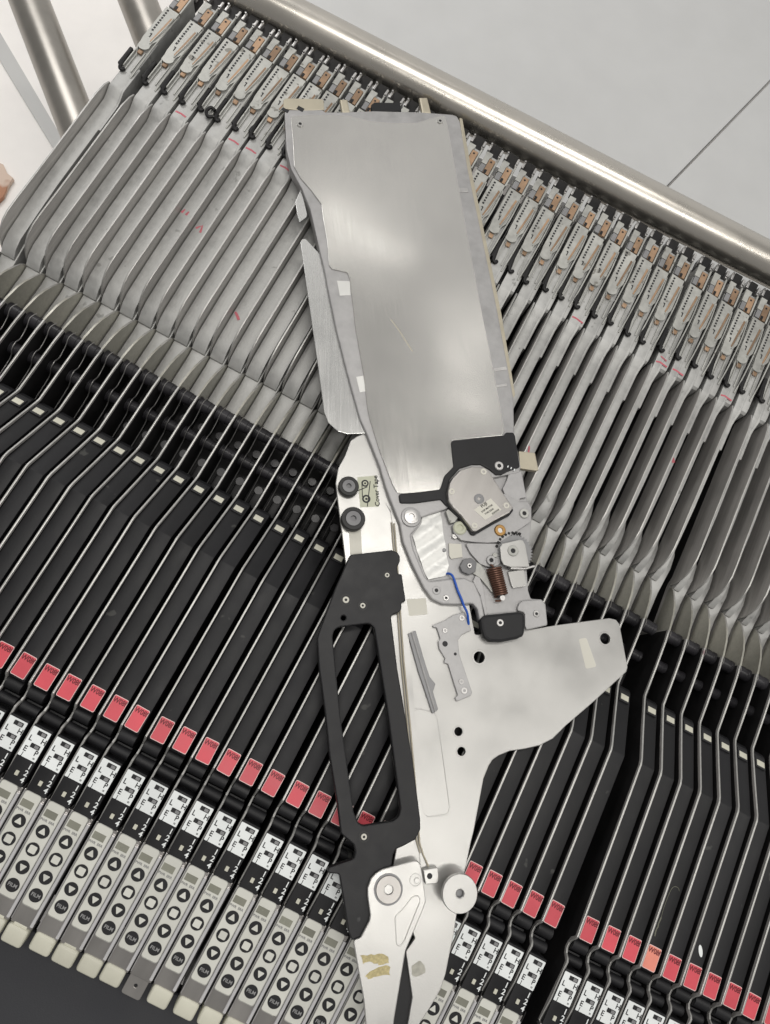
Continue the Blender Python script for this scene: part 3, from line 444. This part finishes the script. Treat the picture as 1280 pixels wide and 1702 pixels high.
# ------------------------------------------------------------------ the loose feeder lying across the row
TH = 0.06192074
L = empty('loose_tape_feeder', (24, 10, -.1608), (-TH, 0, 0))
tag(L, 'loose feeder lying on its side across the row, shiny cover sheet and black handle frame', 'feeder')
def part(name, key, h0, h1, m, bev=.02, parent=L, fr=.0, holes=()):
    b = NB(); pts = fillet(S[key], fr) if fr else S[key]
    prism(b, [pts]+list(holes), h0, h1, bev); return obj(name, b, m, parent)
def screw(name, q, h, m='steel', dh=.08, parent=L, hexa=False, mi='ink', rr=None):
    x, y, r = Q[q]; r = rr or r; b = NB()
    lathe(b, x, y, [(r, h-.1), (r, h+dh*.5), (r*.88, h+dh), (r*.45, h+dh), (r*.42, h+dh*.3), (0, h+dh*.3)], 28)
    for f in b.faces:
        if f.calc_center_median().to_2d() is not None and (Vector(f.calc_center_median()[:2])-Vector((x, y))).length < r*.43 and f.normal.z >= -1 and f.calc_center_median().z < h+dh*.5 and f.calc_center_median().z > h-.01: f.material_index = 1
    return obj(name, b, [m, mi], parent)
# housing and its cover
hs = part('housing', 'housing', -.02, .60, 'cast', .06, fr=.15)
b = NB(); prism(b, fillet(S['cover'], .12), .60, .655, .015)
cv = obj('cover_sheet', b, 'cover', L)
for k in ('chan1', 'chan2'): b = NB(); prism(b, S[k], .585, .615, .01); obj('polished_land', b, 'foil', hs)
for k in ('clipa', 'clipb', 'clipc'): b = NB(); prism(b, S[k], .585, .63, .01); obj('retaining_clip', b, 'steel', hs)
part('edge_plate', 'edgeplate', .1, .52, 'tan', .02)
b = NB(); tube(b, [(p[0], p[1], .655) for p in S['scratch']], .005, 6, 0, .02); obj('scratch_mark', b, 'tan', cv)
tt = part('top_bracket', 'toptab', .3, .6, 'tan', .03)
x, y, _ = Q['topl']
b = NB(); box(b, x+.05, x+.4, y+.15, y+.4, .595, .605); box(b, x-.55, x-.2, y-.35, y-.15, .595, .608); obj('slot', b, 'ink', tt)
part('connector', 'connector', .2, .55, 'black', .03)
part('locating_post', 'post', .2, .5, 'tan', .1); part('locating_post', 'post2', .2, .5, 'tan', .1)
screw('cover_screw', 'cs1', .655, 'cover', .05); screw('cover_screw', 'cs2', .655, 'cover', .05)
part('tape_blade', 'blade', .30, .38, 'polish', .02, fr=.1)
part('tape_leaf', 'leafbit', .30, .38, 'polish', .02)
# base plate with holes
holes = [circ(Q[k][0], Q[k][1], Q[k][2]) for k in ('hole1', 'hole2', 'hole3', 'hole4')]
bp = part('base_plate', 'base', .10, .28, 'baseplate', .03, fr=.1, holes=holes)
for k in ('hole1', 'hole2', 'hole3', 'hole4'):
    x, y, r = Q[k]; b = NB(); prism(b, [circ(x, y, r*1.32, 36), circ(x, y, r*.98, 36)], .27, .292, .008); obj('hole_rim', b, 'baseplate', bp)
b = NB(); g = fillet(S['groove'], .25); cx = sum(p[0] for p in g)/len(g); cy = sum(p[1] for p in g)/len(g)
g2 = [(cx+(p[0]-cx)*.955, cy+(p[1]-cy)*.985) for p in g]
prism(b, [g, g2], .275, .30, .01); obj('embossed_outline', b, 'baseplate', bp)
b = NB(); prism(b, S['sticker'], .279, .284); obj('sticker', b, 'tape', bp)
b = NB(); prism(b, fillet(S['scuff'], .1), .279, .284); obj('tape_remnant', b, 'tape', bp)
b = NB(); prism(b, fillet(S['smudge'], .1), .279, .284); obj('glue_smudge', b, 'smudge', bp)
part('lever_stop', 'wedge', .02, .14, 'blackm', .03)
part('guide_strip', 'basestrip', .28, .34, 'baseplate', .02)
b = NB(); tube(b, [(p[0], p[1], .40) for p in S['rodline']], .035, 8); tube(b, [(p[0]-.12, p[1], .36) for p in S['rodline'][:-1]], .03, 8); obj('guide_rod', b, 'tan', L)
part('backing_tape', 'tapestrip', .279, .29, 'tape', 0)
cl = part('tape_path_sticker', 'cardlabel', .279, .29, 'card', 0)
b = NB(); x, y, _ = Q['cardc']
for k in ('card_a', 'card_b'):
    px, py, r = Q[k]; prism(b, [circ(px, py, r, 24), circ(px, py, r*.6, 24)], .29, .296); prism(b, circ(px, py, r*.28, 12), .29, .296)
ax, ay, ar = Q['card_a']; bx, by, br = Q['card_b']
for (x0, y0, x1, y1) in ((ax-ar, ay, bx-br, by), (ax+ar, ay+.2, bx+br, by-.3), (ax-ar, ay-.5, ax+ar, ay-.1)): tube(b, [(x0, y0, .293), (x1, y1, .293)], .006, 6, 0, .02)
dv = Vector((bx-ax, by-ay)); an = math.atan2(dv.y, dv.x)
nx = Vector((-dv.y, dv.x)).normalized()
text(b, 'Cover Tape', (ax+bx)/2+nx.x*.5, (ay+by)/2+nx.y*.5, .293, .3, 0, an+math.pi)
obj('printing', b, 'ink', cl)
for q, h in (('roller1', .62), ('roller2', .66)):
    x, y, r = Q[q]; b = NB()
    lathe(b, x, y, [(r*.95, .28), (r, .32), (r, h-.06), (r*.93, h), (r*.68, h), (r*.66, h-.03), (r*.62, h-.03)], 40)
    lathe(b, x, y, [(r*.62, h-.05), (r*.62, h+.01), (r*.25, h+.02), (r*.22, h-.1), (0, h-.1)], 40, 1)
    obj('tape_roller', b, ['rubber', 'hexgrey'], L)
# mechanism bay
part('bay_floor', 'floor', .12, .36, 'cast', .03, fr=.1)
# crinkled foil
fo = NB(); prism(fo, S['foil'], .38, .43, 0)
bmesh.ops.triangulate(fo, faces=fo.faces[:]); 
for _ in range(4): bmesh.ops.subdivide_edges(fo, edges=[e for e in fo.edges if e.calc_length() > .22], cuts=1); bmesh.ops.triangulate(fo, faces=fo.faces[:])
random.seed(3)
for v in fo.verts:
    if v.co.z > .4: v.co.z += .045*math.sin((v.co.x*.85+v.co.y*-.5)*7)+random.uniform(0, .018)
obj('foil_tape', fo, 'foil', L)
arm = part('cast_arm', 'arm', .12, .58, 'cast', .07, fr=.2)
x, y, r = Q['boss']; b = NB(); lathe(b, x, y, [(r, .3), (r, .58), (r*.93, .66), (r*.72, .68)], 36); obj('boss', b, 'cast', arm)
b = NB(); lathe(b, x, y, [(r*.7, .6), (r*.7, .73), (r*.6, .75), (r*.3, .75), (r*.27, .66), (0, .66)], 32); obj('boss_screw', b, 'steel', arm)
screw('arm_screw', 'armsc', .58, 'steel', .03); screw('arm_screw', 'armdot', .575, 'cast', .03)
part('wall_strip', 'wallstrip', .38, .50, 'cast', .02)
part('white_pad', 'whitesq', .38, .44, 'tape', .01)
br = part('motor_bracket', 'bracket', .30, .70, 'blackm', .05, fr=.12); screw('bracket_screw', 'brsc', .70, 'steel', .06)
x, y, r = Q['brsc']; b = NB()
for k in range(3): box(b, x+.38+.17*k, x+.43+.17*k, y+.14, y+.24, .699, .706)
obj('white_tick', b, 'white', br)
part('right_bracket', 'rbracket', .2, .56, 'cast', .03, fr=.06)
mp_ = part('motor_mount', 'mplate', .42, .58, 'cast', .03, fr=.12)
part('mount_ear', 'mtab', .4, .62, 'pale', .03, fr=.05)
x, y, r = Q['mpad']; b = NB(); lathe(b, x, y, [(r, .5), (r, .62), (r*.85, .66), (r*.5, .66), (r*.45, .6), (0, .6)], 30); obj('mount_pad', b, 'card', mp_)
screw('mount_screw', 'screwA', .58, 'pale', .07); screw('brass_bush', 'brass', .58, 'brass', .07, mi='steel')
b = NB(); cx_ = sum(p[0] for p in S['motor'])/len(S['motor']); cy_ = sum(p[1] for p in S['motor'])/len(S['motor'])
prism(b, [(cx_+(p[0]-cx_)*1.05+.03, cy_+(p[1]-cy_)*1.05-.03) for p in fillet(S['motor'], .1)], .40, .72, .03); obj('motor_base', b, 'blackm', L)  # dark prism drawn as the shadow outline around the motor
mo = part('stepper_motor', 'motor', .40, .96, 'motor', .05, fr=.1)
for q in ('m1', 'm2', 'm3', 'm4'): screw('motor_screw', q, .96, 'tape', .02, mo, mi='motor')
x, y, r = Q['hub']; b = NB(); lathe(b, x, y, [(r, .9), (r, .97), (r*.85, .985), (r*.7, .97), (r*.6, .975), (r*.3, .975), (r*.3, .94), (0, .94)], 30); obj('shaft_hub', b, 'castd', mo)
b = NB(); prism(b, S['mlabel'], .955, .966)
d = Vector(S['mlabel'][1])-Vector(S['mlabel'][0]); an = math.atan2(d.y, d.x); x, y, _ = Q['mlc']
nn = Vector((-d.y, d.x)).normalized()
for k, (s, z) in enumerate((('FUJI', .2), ('STEP MOTOR', .11), ('TYPE KE42', .11))):
    off = .21-.17*k; text(b, s, x+nn.x*off-d.normalized().x*(.1 if k == 0 else .0), y+nn.y*off, .97, z, 1, an)
for k in range(7):
    p = Vector((x, y))-nn*.30+d.normalized()*(k*.06+.05); T = Matrix.Translation((p.x, p.y, .967)) @ Matrix.Rotation(an, 4, 'Z'); box(b, 0, .03, -.05, .05, 0, .004, 0, 1, T)
obj('motor_sticker', b, ['tape', 'ink'], mo)
part('cream_tab', 'creamtab', .2, .5, 'tan', .04, fr=.05)
# gear
x, y, r = Q['gear']; b = NB(); gp = []
for k in range(36):
    a = 2*math.pi*k/36
    for da, rr in ((-.05, r*.92), (-.03, r), (.03, r), (.05, r*.92)): gp.append((x+rr*math.cos(a+da), y+rr*math.sin(a+da)))
prism(b, gp, .42, .56, .01); obj('sprocket', b, 'castd', L)
part('sector_plate', 'sector', .38, .52, 'cast', .03, fr=.1)
screw('pivot_pin', 'pin', .52, 'cast', .1)
sp = part('sensor_bracket', 'sensor', .72, .80, 'baseplate', .02, fr=.06)
part('sensor_lip', 'sensorlip', .45, .72, 'steel', .02); part('sensor_tab', 'sensortab', .38, .50, 'baseplate', .02)
screw('rivet', 'rivet', .80, 'pale', .04, sp)
part('spring_lever', 'lever2', .38, .52, 'pale', .03, fr=.05)
part('hex_spacer', 'hex', .40, .62, 'hexgrey', .03, fr=.03); screw('spacer_pin', 'hexpin', .62, 'steel', .06)
# coil spring
p0 = Vector((*Q['sp0'][:2], .62)); p1 = Vector((*Q['sp1'][:2], .58)); ax = (p1-p0).normalized(); s1 = ax.cross(Vector((0, 0, 1))).normalized(); s2 = s1.cross(ax)
b = NB(); pts = []
for k in range(13*14):
    a = 2*math.pi*k/14; t = k/(13*14); rr = .33*(1-.15*t); pts.append(p0.lerp(p1, t)+s1*rr*math.cos(a)+s2*rr*math.sin(a))
tube(b, pts, .048, 6); tube(b, sm([p1, p1+ax*.12, p1+ax*.2+s1*.1, p1+ax*.15+s1*.35]), .045, 8); tube(b, sm([p0, p0-ax*.12, p0-ax*.2+s1*.1]), .045, 8)
obj('coil_spring', b, 'spring', L)
b = NB(); cyl(b, (p1.x+.05, p1.y-.1, .35), (p1.x+.05, p1.y-.1, .72), .12, 20); obj('spring_post', b, 'steel', L)
b = NB(); tube(b, sm([(p[0], p[1], h) for p, h in zip(S['wire'], (.42, .6, .66, .68, .68, .66, .6, .40))], 4), .055, 10); obj('blue_wire', b, 'blue', L)
ft = part('rubber_foot', 'foot', .28, .76, 'blackm', .12, fr=.15); screw('foot_screw', 'footsc', .75, 'steel', .05, ft)
er = part('cast_ear', 'ear', .15, .58, 'cast', .05, fr=.15); screw('ear_screw', 'earsc', .58, 'steel', .04, er)
def at(u, v):   # helper inside the bay: fractions of the bay outline box
    xs = [p[0] for p in S['floor']]; ys = [p[1] for p in S['floor']]
    return min(xs)+u*(max(xs)-min(xs)), min(ys)+v*(max(ys)-min(ys))
mx_, my_, mr_ = Q['hexpin']
for k, (dx, dy, rr, hh, mm) in enumerate(((-1.1, 1.0, .14, .46, 'steel'), (-.6, 1.75, .12, .5, 'steel'), (.9, 1.0, .12, .60, 'pale'), (-1.3, .2, .1, .44, 'castd'))):
    b = NB(); lathe(b, mx_+dx, my_+dy, [(rr, .34), (rr, hh), (rr*.8, hh+.03), (rr*.4, hh+.03), (0, hh)], 20); obj('rivet', b, mm, L)
sx_, sy_, sr_ = Q['gear']
b = NB()
for k in range(9):
    a = 1.7+k*.2; px, py = sx_+sr_*1.06*math.cos(a), sy_+sr_*1.06*math.sin(a); box(b, px-.06, px+.06, py-.06, py+.06, .42+.01*k, .60, .02)
obj('drive_chain', b, 'dark', L)
# small castings on the base plate
p1a = part('hinge_bracket', 'p1', .28, .42, 'cast', .025, fr=.05)
for q in ('p1a', 'p1b', 'p1e', 'p1f'): screw('bracket_screw', q, .41, 'steel', .03, p1a)
for q in ('p1c', 'p1d'):
    x, y, r = Q[q]; b = NB(); prism(b, circ(x, y, r, 20), .41, .424); obj('bore', b, 'ink', p1a)
p2a = part('latch_spring', 'p2', .28, .42, 'castd', .025, fr=.05)
b = NB(); c2 = [((S['p2'][i][0]+S['p2'][j][0])/2, (S['p2'][i][1]+S['p2'][j][1])/2, .43) for i, j in ((0, 1), (9, 2), (8, 7))]; tube(b, c2, .05, 8); obj('ridge', b, 'cast', p2a)
# black handle frame
hb = []
for q in ('f4',): hb.append(circ(*Q[q]))
fr_ = part('handle_frame', 'frame', .22, .60, 'blackm', .05, fr=.15, holes=[fillet(S['framehole'], .3)]+hb)
for q in ('f1', 'f2', 'f3', 'f5'): screw('frame_screw', q, .58, 'tape', .05, fr_, mi='tape')
for q in ('f1', 'f2', 'f3', 'f5'):
    x, y, r = Q[q]; b = NB(); prism(b, [circ(x, y, r*1.75, 30), circ(x, y, r*1.35, 30)], .595, .607, .004); obj('screw_seat', b, 'rubber', fr_)
# silver lever
x, y, r = Q['bolt']
lv = part('release_lever', 'lever', .62, .76, 'baseplate', .04, fr=.15)
b = NB(); g = fillet(S['recess'], .2); cx = sum(p[0] for p in g)/len(g); cy = sum(p[1] for p in g)/len(g); g2 = [(cx+(p[0]-cx)*.88, cy+(p[1]-cy)*.95) for p in g]
prism(b, [g, g2], .75, .785, .012); obj('embossed_outline', b, 'baseplate', lv)
b = NB(); prism(b, [circ(x, y, r*1.14, 40), circ(x, y, r*1.0, 40)], .75, .785, .01); obj('bolt_recess', b, 'castd', lv)
b = NB(); lathe(b, x, y, [(r, .6), (r, .785), (r*.965, .82), (r*.38, .82)], 40)
lathe(b, x, y, [(r*.38, .82), (r*.34, .70), (0, .70)], 6, 1); obj('pivot_bolt', b, ['motor', 'cast'], lv)
x, y, r = Q['dimple']; b = NB(); prism(b, [circ(x, y, r, 30), circ(x, y, r*.85, 30)], .75, .78, .01); prism(b, circ(x+.05, y, r*.45, 20), .755, .80, .02); obj('dimple', b, 'baseplate', lv)
for k, m in (('residue1', 'residue'), ('residue2', 'residue')):
    b = NB(); g = []
    random.seed(len(k)+ord(k[-1])); base = S[k]
    for i, p in enumerate(base):
        n = base[(i+1) % len(base)]
        for t_ in (0, .33, .66): g.append((p[0]+(n[0]-p[0])*t_+random.uniform(-.04, .04), p[1]+(n[1]-p[1])*t_+random.uniform(-.04, .04)))
    prism(b, g, .758, .768); obj('glue_residue', b, m, lv)
tb = part('pivot_tab', 'tab', .28, .62, 'baseplate', .03, fr=.06)
x, y, r = Q['tabhole']; b = NB(); prism(b, circ(x, y, r, 20), .615, .625); obj('bore', b, 'ink', tb)
# thumb wheel
x, y, r = Q['wheel']; b = NB(); hx = r*.2
lathe(b, x, y, [(r*.25, .25), (r*.25, .95), (r*.97, .97), (r, 1.0), (r, 1.16), (r*.97, 1.19), (r*.26, 1.19), (r*.21, 1.16)], 56)
lathe(b, x, y, [(r*.21, 1.16), (r*.19, 1.02), (0, 1.02)], 24, 1); obj('thumb_wheel', b, ['baseplate', 'castd'], L)
sc.render.engine = 'CYCLES'
